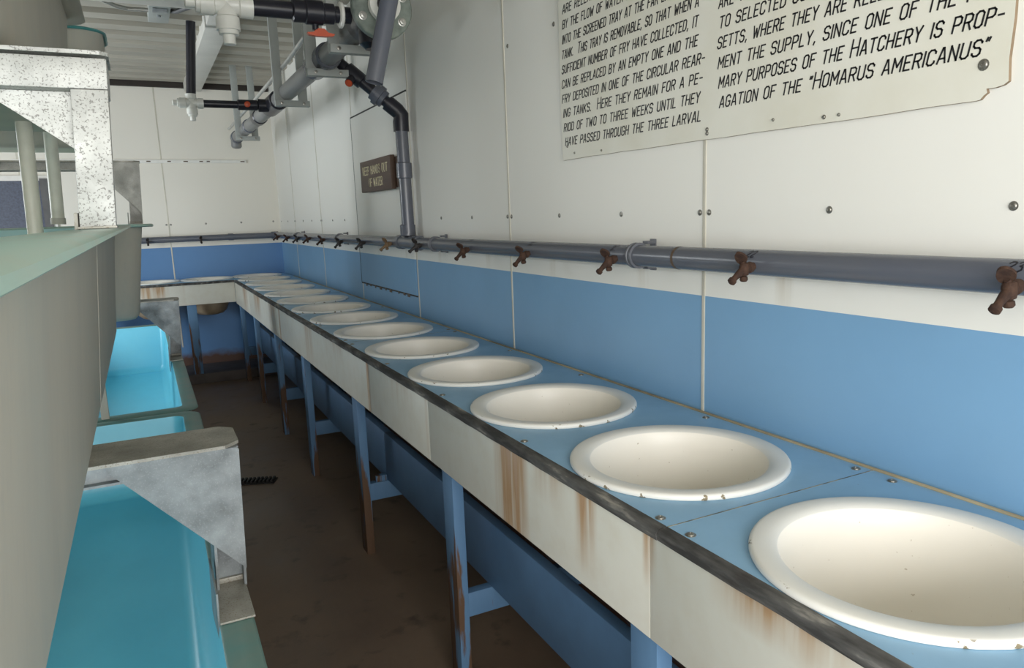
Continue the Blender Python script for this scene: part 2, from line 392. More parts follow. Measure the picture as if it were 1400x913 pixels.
def bpart(name, bm, mat, parent=None, angle=35):
    o = obj(name, bm, mat, parent or bench, angle)
    if (parent or bench) is bench: o.location = (-XF, -3.8, 0)
    return o
YN, YJ = -.45, 8.088
bm = NB(); cells = []; y = YN; xe = XF+.012
for i in range(-1, 13):
    cy = SY0+SP*i; y1 = cy+SP/2
    if i == 12: y1 = YJ
    cells.append((xe, XW-.004, y, y1, SX, cy)); y = y1
top_with_holes(bm, cells, ZT-.018, ZT)
top = bpart('countertop', bm, M_COUNTER)
bm = NB()
for y in (1.03, 3.468, 5.906): bx(bm, xe, XW-.004, y-.0013, y+.0013, ZT-.001, ZT+.0005)
bpart('panel_joint', bm, simple('dirty_joint', (.10, .095, .08), .7, var=.3, scale=30, c2=(.36, .33, .25), lo=.45, hi=.6), top)
bm = NB(); tube(bm, [(XW-.006, y, ZT+.001) for y in (YN, 2, 4, 6, 8.0)], .0045, 8); bpart('caulk_bead', bm, simple('yellowed_caulk', (.50, .42, .27), .6, var=.3, scale=20, stretch=(1, .3, 1)), top)
screws(top, [(.814, y, ZT) for y in (1.069, .981, 1.638, 2.227, 2.844, 3.40, 3.53, 4.1, 4.7, 5.3, 5.85, 5.96)] + [(1.338, y, ZT) for y in (1.056, .966, 1.55, 2.218, 2.8, 3.43, 3.52, 4.7)], (0, 0, 1), .008)
# weathered front edge, in lengths, slightly uneven
random.seed(7)
for y0, y1 in ((YN, 1.03), (1.032, 3.20), (3.202, 5.9), (5.902, 8.005)):
    bm = NB(); n = int((y1-y0)/.05); rows = []
    for k in range(n+1):
        y = y0+(y1-y0)*k/n; j = [random.uniform(-.0008, .0008) for _ in range(4)]
        rows.append([bm.verts.new(p) for p in ((xe+.003, y, ZT-.0205), (XF-.004+j[0], y, ZT-.0215+j[1]), (XF-.006+j[2], y, ZT-.009), (XF-.001+j[3], y, ZT-.001), (xe+.006, y, ZT+.0015))])
    for k in range(n):
        for q in range(5): bm.faces.new((rows[k][q], rows[k+1][q], rows[k+1][(q+1)%5], rows[k][(q+1)%5]))
    bm.faces.new(rows[0]); bm.faces.new(rows[-1][::-1])
    bpart('edge_strip', bm, M_EDGE, angle=60)
# fascia boards
for y0, y1 in ((YN, 1.058), (1.0595, 2.284), (2.2855, 3.03), (3.034, 5.30), (5.303, 6.9), (6.902, 8.0)):
    bm = NB(); bx(bm, XF, XF+.016, y0, y1, .785, ZT-.0205, .0015); bpart('fascia_board', bm, M_FASCIA)
bm = NB(); bx(bm, XF+.016, XF+.054, YN, 7.98, .88, ZT-.0185); bpart('front_rail', bm, M_BLACKISH)
LEG_Y = [-.15, 1.06, 2.14, 3.34, 4.60, 5.66, 6.80, 7.84]
for y in LEG_Y:
    bm = NB(); bx(bm, XF+.017, XF+.055, y, y+.089, (.10 if y > 7.9 else 0), .879, .003); bpart('leg', bm, M_LEG)
    bm = NB(); bx(bm, XF+.0555, XW-.002, y+.01, y+.048, .262, .348, .003); bpart('brace', bm, M_BRACE)
for y0, y1 in ((YN, 3.3795), (3.38, 5.6995), (5.70, 7.95)):
    bm = NB(); bx(bm, .925, .962, y0, y1, .3485, .585, .004); bpart('lower_board', bm, M_BOARD)
bm = NB(); bx(bm, XW-.024, XW-.0025, YN, 7.95, .36, ZT-.019); bpart('back_rail', bm, M_BLACKISH)  # near-black board added on the wall to paint the shade under the bench

bm = NB(); bx(bm, .868, .922, 3.352, 3.386, .3485, .378, .003)
tag(obj('wood_block', bm, M_LEG), 'small bare wood offcut lying on a brace under the bench', 'block')

# back bench
bench2 = thing('bowl_bench', 'short blue-topped bench with basins along the far wall', 'bench', (.3, 8.3, 0))
def b2(name, bm, mat, parent=None, angle=35):
    o = obj(name, bm, mat, parent or bench2, angle)
    if not parent: o.location = (-.3, -8.3, 0)
    return o
CYB = 8.31; yf = 8.005+.012
bm = NB()
top_with_holes(bm, [(XF+.012, XW-.004, YJ, YB-.003, SX, 8.345), (.30, XF+.012, yf, YB-.003, .555, CYB), (-.20, .30, yf, YB-.003, .05, CYB), (-1.0, -.20, yf, YB-.003)], ZT-.018, ZT)
b2('countertop', bm, M_COUNTER)
bm = NB(); bx(bm, -1.0, XF+.002, 7.998, yf+.003, ZT-.022, ZT+.001, .003); b2('edge_strip', bm, M_EDGE)
for x0, x1 in ((-1.0, -.33), (-.328, XF-.001)):
    bm = NB(); bx(bm, x0, x1, 8.005, 8.021, .80, ZT-.0225, .0015); b2('fascia_board', bm, M_FASCIA_B)
for x in (-.7, .325):
    bm = NB(); bx(bm, x, x+.085, 8.022, 8.06, .1005, ZT-.0185, .003); b2('leg', bm, M_LEG)

# ------------------------------------------------------------------ basins
def make_bowl(label):
    t = thing('wash_basin', label, 'basin', (0, 0, 0))
    bm = NB()
    lathe(bm, [(.2415, .0005), (.2495, .0008), (R, .003), (R, .008), (.2485, .0115), (.243, .0133), (.222, .0118), (.209, .0098), (.2035, .0055)], n=72, cap0=False, cap1=False)
    obj('rolled_rim', bm, M_SINKRIM, t, 50)
    bm = NB()
    lathe(bm, [(.2035, .0055), (.1995, -.003), (.195, -.03), (.189, -.09), (.180, -.16), (.165, -.225), (.135, -.280), (.10, -.308), (.06, -.320), (.0001, -.324)], n=72, cap0=False, cap1=False)
    obj('bowl', bm, M_SINK, t, 60)
    bm = NB()
    lathe(bm, [(.2175, .0005), (.206, -.03), (.200, -.10), (.192, -.18), (.180, -.25), (.156, -.315), (.12, -.347), (.075, -.358), (.0001, -.362)], n=48, cap0=False, cap1=False)
    obj('bowl_underside', bm, M_SINKOUT, t, 60)
    return t
ORD = ['first', 'second', 'third', 'fourth', 'fifth', 'sixth', 'seventh', 'eighth', 'ninth', 'tenth', 'eleventh', 'twelfth', 'thirteenth', 'fourteenth']
bowl0 = make_bowl('largest, nearest cream basin cut off by the right edge of the photo')
bowl0['group'] = 'cream basins in the benches'; bowl0.location = (SX, SY0, ZT)
lab = {1: 'second cream basin from the near end, chipped along its front rim', 3: 'fourth cream basin from the near end, chipped front rim'}
for i in range(1, 13):
    dup(bowl0, (SX, SY0+SP*i, ZT), lab.get(i, '%s cream basin from the near end of the right-hand bench' % ORD[i]))
for k, o in enumerate([c for c in bpy.data.objects if c.name.startswith('wash_basin')]):
    o.rotation_euler.z = k*1.1 if k != 0 else 2.0
for x, y, l in ((SX, 8.345, 'pale basin in the far corner where the two benches meet'), (.555, CYB, 'pale basin in the far bench next to the corner'), (.05, CYB, 'pale basin at the left of the far bench, half hidden by the tanks')):
    dup(bowl0, (x, y, ZT), l).rotation_euler.z = x*7

# ------------------------------------------------------------------ wall supply pipe with spigots
def zp(y): return 1.4645-.0033*(y-.7)
XP = XW-.061; RP = .031
wp = thing('wall_pipe', 'grey plastic water pipe running along both walls above the blue band', 'pipe', (XP, 4, 1.45))
def wpart(name, bm, mat, angle=40): 
    o = obj(name, bm, mat, wp, angle); o.location = (-XP, -4, -1.45); return o
YC = YB-.06
bm = NB(); cyl(bm, (XP, YN, zp(YN)), (XP, YC, zp(YC)), RP, n=32); wpart('long_pipe', bm, M_PIPE)
bm = NB(); cyl(bm, (XP, YC, zp(YC)), (-1.0, YC, zp(YC)-.004), RP, n=32); wpart('end_pipe', bm, M_PIPE)
bm = NB(); lathe(bm, [(RP+.006, 0), (RP+.006, .075)], (XP, YC+.04, zp(YC)), (0, -1, 0), 28); lathe(bm, [(RP+.007, 0), (RP+.007, .07)], (XP+.02, YC, zp(YC)), (-1, 0, 0), 28)
wpart('corner_elbow', bm, M_PIPE)
bm = NB(); lathe(bm, [(RP+.005, 0), (RP+.005, .05)], (.87, YC, zp(YC)), (-1, 0, 0), 28); wpart('coupling', bm, M_PIPE)
bm = NB()
for a, b in ((3.80, 4.15),): lathe(bm, [(RP+.004, 0), (RP+.009, .004), (RP+.009, .06), (RP+.004, .065), (RP+.004, b-a-.065), (RP+.009, b-a-.06), (RP+.009, b-a-.004), (RP+.004, b-a)], (XP, a, zp(a)), (0, 1, 0), 28)
wpart('tee_fitting', bm, M_PIPE)
bm = NB(); lathe(bm, [(RP+.0004, 0), (RP+.0009, .004), (RP+.0004, .011)], (XP, 1.625, zp(1.62)), (0, 1, 0), 28, False, False); wpart('drip_ring', bm, M_RUSTRING)

# stroke alphabet (narrow drafting letters)
w_ = .5
G = {'A': (.54, [[(0,0),(.22,1),(.30,1),(.54,0)],[(.07,.3),(.47,.3)]]),
 'B': (w_, [[(0,0),(0,1),(.34,1),(.46,.9),(.46,.63),(.34,.53),(0,.53)],[(.34,.53),(.5,.42),(.5,.12),(.38,0),(0,0)]]),
 'C': (w_, [[(.5,.76),(.5,.86),(.36,1),(.14,1),(0,.86),(0,.14),(.14,0),(.36,0),(.5,.14),(.5,.24)]]),
 'D': (w_, [[(0,0),(0,1),(.34,1),(.5,.84),(.5,.16),(.34,0),(0,0)]]),
 'E': (.44, [[(.44,0),(0,0),(0,1),(.44,1)],[(0,.52),(.36,.52)]]), 'F': (.44, [[(0,0),(0,1),(.44,1)],[(0,.52),(.36,.52)]]),
 'G': (w_, [[(.5,.76),(.5,.86),(.36,1),(.14,1),(0,.86),(0,.14),(.14,0),(.36,0),(.5,.14),(.5,.45),(.28,.45)]]),
 'H': (w_, [[(0,0),(0,1)],[(.5,0),(.5,1)],[(0,.5),(.5,.5)]]), 'I': (.0, [[(0,0),(0,1)]]),
 'J': (.4, [[(.4,1),(.4,.14),(.28,0),(.12,0),(0,.14)]]), 'K': (w_, [[(0,0),(0,1)],[(.5,1),(0,.4)],[(.17,.58),(.5,0)]]),
 'L': (.42, [[(0,1),(0,0),(.42,0)]]), 'M': (.62, [[(0,0),(0,1),(.31,.35),(.62,1),(.62,0)]]), 'N': (w_, [[(0,0),(0,1),(.5,0),(.5,1)]]),
 'O': (w_, [[(.14,0),(.36,0),(.5,.14),(.5,.86),(.36,1),(.14,1),(0,.86),(0,.14),(.14,0)]]),
 'P': (w_, [[(0,0),(0,1),(.36,1),(.5,.88),(.5,.58),(.36,.46),(0,.46)]]),
 'Q': (w_, [[(.14,0),(.36,0),(.5,.14),(.5,.86),(.36,1),(.14,1),(0,.86),(0,.14),(.14,0)],[(.3,.25),(.52,-.05)]]),
 'R': (w_, [[(0,0),(0,1),(.36,1),(.5,.88),(.5,.6),(.36,.48),(0,.48)],[(.26,.48),(.5,0)]]),
 'S': (w_, [[(0,.2),(0,.13),(.14,0),(.36,0),(.5,.13),(.5,.38),(.38,.5),(.12,.54),(0,.66),(0,.87),(.14,1),(.36,1),(.5,.87),(.5,.8)]]),
 'T': (w_, [[(0,1),(.5,1)],[(.25,1),(.25,0)]]), 'U': (w_, [[(0,1),(0,.14),(.14,0),(.36,0),(.5,.14),(.5,1)]]),
 'V': (.52, [[(0,1),(.26,0),(.52,1)]]), 'W': (.72, [[(0,1),(.18,0),(.36,.75),(.54,0),(.72,1)]]), 'X': (w_, [[(0,0),(.5,1)],[(0,1),(.5,0)]]),
 'Y': (.52, [[(0,1),(.26,.48),(.52,1)],[(.26,.48),(.26,0)]]), 'Z': (w_, [[(0,1),(.5,1),(0,0),(.5,0)]]),
 '-': (.34, [[(0,.48),(.34,.48)]]), '.': (.04, [[(0,0),(.04,.04)]]), ',': (.08, [[(.08,.08),(.0,-.14)]]),
 '“': (.22, [[(0,.84),(.06,1.04)],[(.16,.84),(.22,1.04)]]), '”': (.22, [[(0,.84),(.06,1.04)],[(.16,.84),(.22,1.04)]]), ' ': (.30, []),
 '0': (w_, [[(.14,0),(.36,0),(.5,.2),(.5,.8),(.36,1),(.14,1),(0,.8),(0,.2),(.14,0)]]), '1': (.1, [[(0,.85),(.1,1),(.1,0)]]),
 '2': (w_, [[(0,.78),(.1,.97),(.3,1),(.46,.86),(.44,.62),(.2,.3),(.06,.08),(.2,.0),(.5,.1)]]), '3': (.46, [[(0,.85),(.15,1),(.38,.96),(.42,.72),(.2,.53),(.42,.42),(.46,.18),(.26,0),(.0,.08)]]),
 '9': (.46, [[(.46,.8),(.3,1),(.08,.95),(0,.7),(.12,.5),(.36,.55),(.46,.8),(.4,.0)]])}
def letters(text, cap, width=None, gap=.26, shear=.22):
    """polylines in (u, v); '^' makes the next letter a tall initial"""
    x = 0; out = []; big = False; last = 0
    for ch in text:
        if ch == '^': big = True; continue
        k = 1.28 if big else 1.0; big = False
        w, pl = G[ch]
        for p in pl: out.append([(x+a*k, b*k) for a, b in p])
        last = x+w*k; x += w*k+gap
    sx = cap*.62 if width is None else width/last
    return [[(a*sx+b*cap*shear, b*cap) for a, b in p] for p in out]
def strokes(bm, pls, t, f, d=.0007):
    for p in pls:
        for (a, b), (c, e) in zip(p, p[1:]):
            L = math.hypot(c-a, e-b)
            if L < 1e-6: continue
            ux, uy = (c-a)/L*t/2, (e-b)/L*t/2; k = .8
            q = [(a-ux*k+uy, b-uy*k-ux), (c+ux*k+uy, e+uy*k-ux), (c+ux*k-uy, e+uy*k+ux), (a-ux*k-uy, b-uy*k+ux)]
            prism(bm, q, 0, d, f)
# numbers written on the pipe in marker
for num, y, th in (('23', .726, .72), ('22', 1.338, .78), ('21', 1.925, .8), ('20', 2.48, .9), ('19', 3.07, .9)):
    bm = NB(); pl = letters(num, .021, .026, .2, .25)
    def onpipe(u, v, n, y=y, th=th):
        a = th+(v-.0105)/RP; r = RP+.0002+n; yy = y-(u-.013)
        return (XP-math.cos(a)*r, yy, zp(y)+math.sin(a)*r)
    strokes(bm, pl, .0028, onpipe, .0004); wpart('handwritten_number', bm, M_MARK)['label'] = 'black marker number %s on the pipe' % num

# clamps holding the pipe to the wall
def clamp_bm():
    bm = NB(); n = 28
    prof = [(RP+.0005, -.012), (RP+.0075, -.012), (RP+.0075, -.006), (RP+.005, -.005), (RP+.005, .005), (RP+.0075, .006), (RP+.0075, .012), (RP+.0005, .012)]
    lathe(bm, prof+[prof[0]], (0, 0, 0), (0, 1, 0), n, False, False)
    bx(bm, .028, .0605, -.013, .013, RP+.002, RP+.011, .001); bx(bm, .028, .0605, -.013, .013, -RP-.011, -RP-.002, .001); bx(bm, .055, .0605, -.013, .013, -RP-.016, RP+.016, .001)
    return bm
CL = [(1.83, 'grey clamp on the wall pipe between the second and third spigots'), (3.56, 'grey clamp on the wall pipe just right of the upright pipe'), (5.6, 'grey clamp on the wall pipe beyond the wooden sign'), (7.25, 'farthest grey clamp on the wall pipe near the corner')]
c0 = None
for y, l in CL:
    if c0 is None: o = c0 = obj('pipe_clamp', clamp_bm(), M_CLAMP)
    else: o = c0.copy(); COL.objects.link(o)
    o.location = (XP, y, zp(y)); tag(o, l, 'clamp', 'clamps on the wall pipe')

# spigots: local frame, pipe axis at origin, outward = -x
def make_spigot(label, mat):
    t = thing('spigot', label, 'spigot', (0, 0, 0), 'spigots along the wall pipe')
    ax = Vector((-1, 0, -.28)).normalized(); o = ax*(RP-.002)
    bm = NB(); lathe(bm, [(.009, 0), (.009, .008), (.0125, .009), (.0135, .012), (.0135, .019), (.010, .021), (.009, .03)], o, ax, 14)
    c = o+ax*.031
    lathe(bm, [(.0045, -.017), (.011, -.013), (.0125, -.004), (.0125, .006), (.0105, .013), (.006, .015)], c, (0, 0, 1), 14)
    lathe(bm, [(.005, 0), (.009, .002), (.010, .009), (.007, .013), (.002, .014)], c+Vector((0, 0, -.016)), (.1, 0, -1), 12)
    obj('valve_body', bm, mat, t, 50)
    bm = NB(); tube(bm, [c+Vector((-.002, 0, -.002)), c+Vector((-.014, 0, -.010)), c+Vector((-.025, 0, -.019)), c+Vector((-.031, 0, -.0245)), c+Vector((-.032, 0, -.0255)), c+Vector((-.038, 0, -.031)), c+Vector((-.040, 0, -.033))], [.0105, .0088, .0072, .0072, .0098, .0098, .006], 12)
    obj('spout', bm, mat, t, 50)
    bm = NB(); h = c+Vector((-.006, 0, .012)); cyl(bm, c+Vector((0, 0, .010)), h+Vector((-.003, 0, .006)), .0052, n=10)
    q = []
    for k in range(20):
        a = 2*PI*k/20; q.append((.018*math.cos(a)*(1-.18*math.sin(a)), .0145*math.sin(a)))
    hc = h+Vector((-.006, 0, .014)); ux = Vector((-.62, -.25, .74)).normalized(); uz = Vector((.35, -.9, .1)); uz = (uz-ux*uz.dot(ux)).normalized(); un = ux.cross(uz)
    prism(bm, q, -.003, .003, lambda u, v, n: hc+ux*u+uz*v+un*n)
    obj('wing_handle', bm, mat, t, 50)
    return t
s0 = make_spigot('nearest rusty spigot on the wall pipe, below the number 23', M_RUST)
s0.location = (XP, SPIG_Y[0], zp(SPIG_Y[0]))
def set_mat(root, mat):
    for c in root.children:
        c.material_slots[0].link = 'OBJECT'; c.material_slots[0].material = mat
for i, y in enumerate(SPIG_Y[1:], 1):
    l = {1: 'rusty spigot on the wall pipe, just below the number 22'}.get(i, 'rusted spigot on the wall pipe, %s from the near end' % ORD[i])
    if i in (5, 7): l = 'blackened spigot on the wall pipe, %s from the near end' % ORD[i]
    if i == 6: l = 'pale tarnished spigot between two dark ones, seventh from the near end'
    o = dup(s0, (XP, y, zp(y)), l); o.rotation_euler.y = random.uniform(-.12, .1)
    if i in (5, 7, 8, 11): set_mat(o, M_RUST3)
    if i == 6: set_mat(o, M_RUST2)
for x, l in ((.548, 'dark spigot on the far-wall pipe nearer the corner'), (.054, 'dark spigot on the far-wall pipe beside the tanks')):
    o = dup(s0, (x, YC, zp(YC)-.002), l); o.rotation_euler.z = PI/2; o.rotation_euler.x = 0; set_mat(o, M_RUST3)

# ------------------------------------------------------------------ signs
XS = XW-.0085
sign = thing('information_sign', 'large white painted sign with black slanted lettering high on the right wall', 'sign', (XS, 1.6, 1.775))
bm = NB()
out = [(2.352, 1.776), (2.358, 1.95), (2.366, 2.9), (.808, 2.9), (.802, 1.90), (.806, 1.835), (.804, 1.797), (.812, 1.792), (.826, 1.7895), (.842, 1.7900), (.840, 1.783), (.846, 1.779), (.852, 1.7725), (.860, 1.7715)]
n = 16
for k in range(1, n): out.append((.86+(2.352-.86)*k/n, 1.7715+.006*k/n+random.uniform(-.0012, .0012)))
prism(bm, out, 0, .0080, lambda u, v, nn: (XS+nn, u, v))
for f in bm.faces:
    f.material_index = 1
    f.normal_update()
    if abs(f.normal.x) > .9: f.material_index = 0
o = obj('board', bm, [M_SIGN, M_SIGNEDGE], sign); o.location = (-XS, -1.6, -1.775)
LT = ['HAVE PASSED THROUGH THE THREE LARVAL', 'RIOD OF TWO TO THREE WEEKS UNTIL THEY', 'ING TANKS.  ^HERE THEY REMAIN FOR A PE-', 'FRY DEPOSITED IN ONE OF THE CIRCULAR REAR-', 'CAN BE REPLACED BY AN EMPTY ONE AND THE',
      'SUFFICIENT NUMBER OF FRY HAVE COLLECTED, IT', 'TANK.  ^THIS TRAY IS REMOVABLE, SO THAT WHEN A', 'INTO THE SCREENED TRAY AT THE FAR END OF THE', 'BY THE FLOW OF WATER FROM THE TANK', 'ARE RELEASED AND CARRIED']
LW = [(2.332, 1.617), (2.340, 1.622), (2.341, 1.612), (2.347, 1.604), (2.347, 1.632), (2.345, 1.631), (2.342, 1.628), (2.337, 1.625), (2.334, 1.72), (2.332, 1.86)]
RT = ['AGATION OF THE “^HOMARUS AMERICANUS”', 'MARY PURPOSES OF THE ^HATCHERY IS PROP-', 'MENT THE SUPPLY, SINCE ONE OF THE PRI-', 'SETTS, WHERE THEY ARE RELEASED TO AUG-', 'TO SELECTED COMMUNITIES IN MASSACHU-', 'ARE TRANSFERRED']
RW = [(1.538, .850), (1.542, .827), (1.545, .832), (1.548, .835), (1.542, .835), (1.545, 1.27)]
def sign_line(t, l, r, z, cap):
    bm = NB(); strokes(bm, letters(t, cap, l-r), (.0034), lambda u, v, n: (XS-.0002-n, l-u, z+v-(l-.0-u-r)*0))
    o = obj('text_line', bm, M_INK, sign, 10); o.location = (-XS, -1.6, -1.775)
for k, t in enumerate(LT): sign_line(t, LW[k][0], LW[k][1]-.004, 1.8255+.0487*k, .0258)
for k, t in enumerate(RT): sign_line(t, RW[k][0], RW[k][1]-.004, 1.8495+.0487*k, .0262)
for p, r in (((XS, .85, 1.832), .008), ((XS, 1.585, 1.800), .0045), ((XS, 1.585, 1.790), .0045), ((XS, 2.318, 1.822), .004), ((XS, 2.27, 1.796), .003), ((XS, 2.10, 1.79), .003), ((XS, 1.35, 1.797), .003), ((XS, 1.20, 1.785), .004), ((XS, 1.16, 1.785), .003)):
    o = obj('screw', screw_bm(r), M_SCREW, sign, 60); o.rotation_euler = Vector((-1, 0, 0)).to_track_quat('Z', 'Y').to_euler(); o.location = Vector(p)-Vector((XS, 1.6, 1.775))
XO = XW-.05
ws = thing('wooden_sign', 'small brown wooden warning sign with cream routed letters beside the upright pipe', 'sign', (XO, 4.6, 1.75))
def wsp(name, bm, mat): o = obj(name, bm, mat, ws); o.location = (-XO, -4.6, -1.75)
bm = NB(); bx(bm, XO+.0, XO+.032, 4.28, 4.94, 1.757, 1.952, .006); wsp('board', bm, M_WSIGN)
bm = NB(); bx(bm, XO+.0325, XW-.001, 4.255, 4.955, 1.768, 1.942, .004); wsp('backing_block', bm, M_WSIGN)
for t, l, r, z in (('KEEP HANDS OUT', 4.875, 4.335, 1.865), ('OF WATER', 4.745, 4.45, 1.790)):
    bm = NB(); strokes(bm, letters(t, .047, l-r, .24, 0), .0066, lambda u, v, n: (XO-.0001-n, l-u, z+v)); wsp('text_line', bm, M_CREAM)

# ------------------------------------------------------------------ overhead pipework
mp = thing('overhead_pipe', 'thick grey pipe hung under the roof along the right wall', 'pipe', (.95, 5.5, 2.42))
def mpp(name, bm, mat, parent=None, angle=40):
    o = obj(name, bm, mat, parent or mp, angle)
    if not parent: o.location = (-.95, -5.5, -2.42)
    return o
bm = NB(); cyl(bm, (.95, 3.14, 2.42), (.95, 8.1, 2.42), .052, n=28); mpp('pipe', bm, M_PIPE_L)
for y0, y1, rr, mt in ((5.55, 5.95, .066, M_BLACK), (6.45, 6.6, .060, M_BLACK), (7.1, 7.2, .060, M_PIPE), (4.0, 4.35, .066, M_PIPE), (8.02, 8.12, .06, M_PIPE)):
    bm = NB(); lathe(bm, [(rr-.006, 0), (rr, .006), (rr, y1-y0-.006), (rr-.006, y1-y0)], (.95, y0, 2.42), (0, 1, 0), 28); mpp('coupling', bm, mt)
bm = NB(); lathe(bm, [(.05, 0), (.075, .012), (.08, .03), (.08, .22), (.07, .24)], (.95, 3.1, 2.42), (0, 1, 0), 28); mpp('tee_body', bm, M_BLACK)
bm = NB(); lathe(bm, [(.05, -.02), (.118, -.02), (.122, -.016), (.122, .012), (.118, .016), (.08, .018)], (.95, 3.06, 2.42), (0, 1, 0), 40); fl = mpp('flange', bm, M_FLANGE)
bm = NB(); lathe(bm, [(.045, -.06), (.062, -.058), (.064, -.035), (.05, -.028), (.05, -.015)], (.95, 3.06, 2.42), (0, 1, 0), 32); mpp('white_union', bm, M_PVCW)
bm = NB(); lathe(bm, [(.0, -.075), (.030, -.075), (.034, -.07), (.034, -.05)], (.95, 3.06, 2.42), (0, 1, 0), 24, False); mpp('plug', bm, M_BLACK)
bm = NB(); bx(bm, .845, .875, 2.985, 3.03, 2.455, 2.475, .004); mpp('red_lever', bm, M_RED)
for k in range(6):
    a = PI*2*k/6+.45; p = (.95+.092*math.cos(a), 3.04, 2.42+.092*math.sin(a))
    bm = NB(); lathe(bm, [(.017, 0), (.017, .003), (.012, .004), (.012, .014), (.005, .015), (.005, .02)], p, (0, -1, 0), 12); mpp('bolt', bm, M_BOLT)
bm = NB(); lathe(bm, [(.04, 0), (.062, .02), (.066, .12), (.05, .16)], (.955, 3.2, 2.29), (0, 0, 1), 24); mpp('tee_foot', bm, M_BLACK)
bm = NB(); tube(bm, [(.945, 8.07, 2.42), (.945, 8.12, 2.40), (.945, 8.13, 2.36), (.945, 8.13, 2.335), (.945, 8.13, 2.32), (.945, 8.13, 2.315)], [.05, .05, .05, .05, .038, .015], 18); mpp('end_elbow', bm, M_PIPE_L)

def cross_branch(y, z, label, x_tee, x0, scale, upright):
    t = thing('branch_pipe', label, 'pipe', (x_tee, y, z))
    def q(name, bm, mat, angle=40): o = obj(name, bm, mat, t, angle); o.location = (-x_tee, -y, -z); return o
    r = .026*scale
    bm = NB(); cyl(bm, (x_tee+.05*scale, y, z), (x0, y, z), r, n=24); q('black_pipe', bm, M_BLACK)
    bm = NB()
    for ax, L in (((-1,0,0), .075), ((1,0,0), .075), ((0,0,-1), .075), ((0,0,1), .06)):
        L *= scale; lathe(bm, [(r*1.0, 0), (r*1.12, .01), (r*1.12, L*.45), (r*1.32, L*.5), (r*1.36, L), (r*1.2, L)], (x_tee, y, z), ax, 24)
    q('white_cross_fitting', bm, M_PVCW)
    bm = NB()
    for ax in ((0,0,-1), (-1,0,0)):
        d = Vector(ax); o = Vector((x_tee, y, z))+d*.075*scale
        lathe(bm, [(r*1.15, 0), (r*1.15, .012*scale), (r*.72, .014*scale), (r*.72, .04*scale), (r*.5, .042*scale)], o, ax, 10)
    q('threaded_plug', bm, M_PVCW)
    return t, q, r
# near branch: white fitting, black pipe, ball valve with orange tee handle
YA, ZA = 3.2, 2.415
t, q, r = cross_branch(YA, ZA, 'near white cross fitting with black pipe and orange valve handle under the roof', .385, .86, 1.25, False)
bm = NB(); lathe(bm, [(.034, 0), (.042, .006), (.042, .05), (.047, .055), (.047, .12), (.040, .125), (.040, .165), (.034, .17)], (.625, YA, ZA), (1, 0, 0), 24); q('valve_body', bm, M_BLACK)
bm = NB(); cyl(bm, (.715, YA, ZA-.04), (.715, YA, ZA-.066), .013, n=14); q('valve_stem', bm, M_BLACK)
bm = NB(); prism(bm, [(-.055, .004), (-.05, -.004), (-.02, -.008), (.02, -.008), (.05, -.004), (.055, .004), (.03, .007), (.014, .022), (-.014, .022), (-.03, .007)], -.011, .011, lambda u, v, n: (.735+u, YA+n, ZA-.082+v)); q('valve_handle', bm, M_RED)
bm = NB(); lathe(bm, [(.044, 0), (.05, .004), (.05, .014), (.044, .018)], (.812, YA, ZA), (1, 0, 0), 24); q('white_collar', bm, M_PVCW)
# far branch
YBR, ZB = 5.75, 2.405
t, q, r = cross_branch(YBR, ZB, 'far white cross fitting with black pipe and red valve knob under the roof', .405, .89, 1.0, True)
bm = NB(); cyl(bm, (.408, YBR, ZB+.05), (.455, YBR, ZB+.53), .031, n=22); q('upright_black_pipe', bm, M_BLACK)
bm = NB(); lathe(bm, [(.027, 0), (.036, .004), (.036, .13), (.027, .134)], (.70, YBR, ZB), (1, 0, 0), 22); q('valve_body', bm, M_BLACK)
bm = NB(); lathe(bm, [(.02, 0), (.02, .01), (.012, .014)], (.762, YBR-.036, ZB), (0, -1, 0), 14); q('valve_knob', bm, M_RED)
bm = NB(); lathe(bm, [(.030, 0), (.045, .004), (.045, .07), (.03, .074)], (.835, YBR, ZB), (1, 0, 0), 22); q('coupling', bm, M_BLACK)

# hangers: two uprights and a crossbar each
def hanger(y, x0, x1, zt, w, label):
    t = thing('pipe_hanger', label, 'hanger', (x0, y, zt), 'strut hangers under the roof')
    for x in (x0+.005, x1-.005-w):
        bm = NB(); bx(bm, x, x+w, y+.028, y+.058, zt-.025, ZC+.03, .002); o = obj('upright', bm, M_HANG, t); o.location = (-x0, -y, -zt)
    bm = NB(); bx(bm, x0, x1, y-.02, y+.027, zt-.036, zt, .002); o = obj('crossbar', bm, M_HANG, t); o.location = (-x0, -y, -zt)
    bm = NB()
    for x in (x0+.012+w/2, x1-.012-w/2): lathe(bm, [(.009, 0), (.009, .005), (.004, .006)], (x, y-.02, zt-.018), (0, -1, 0), 8)
    o = obj('bolt', bm, M_SCREW, t); o.location = (-x0, -y, -zt)
hanger(7.42, .865, 1.07, 2.362, .055, 'grey strut hanger farthest away, near the back wall')
hanger(5.18, .862, 1.08, 2.362, .055, 'grey strut hanger just in front of the far white fitting')
hanger(4.07, .848, 1.06, 2.362, .060, 'grey strut hanger behind the nearest one, carrying the thick pipe')
hanger(3.49, .835, 1.06, 2.362, .050, 'nearest grey strut hanger, under the bolted flange')
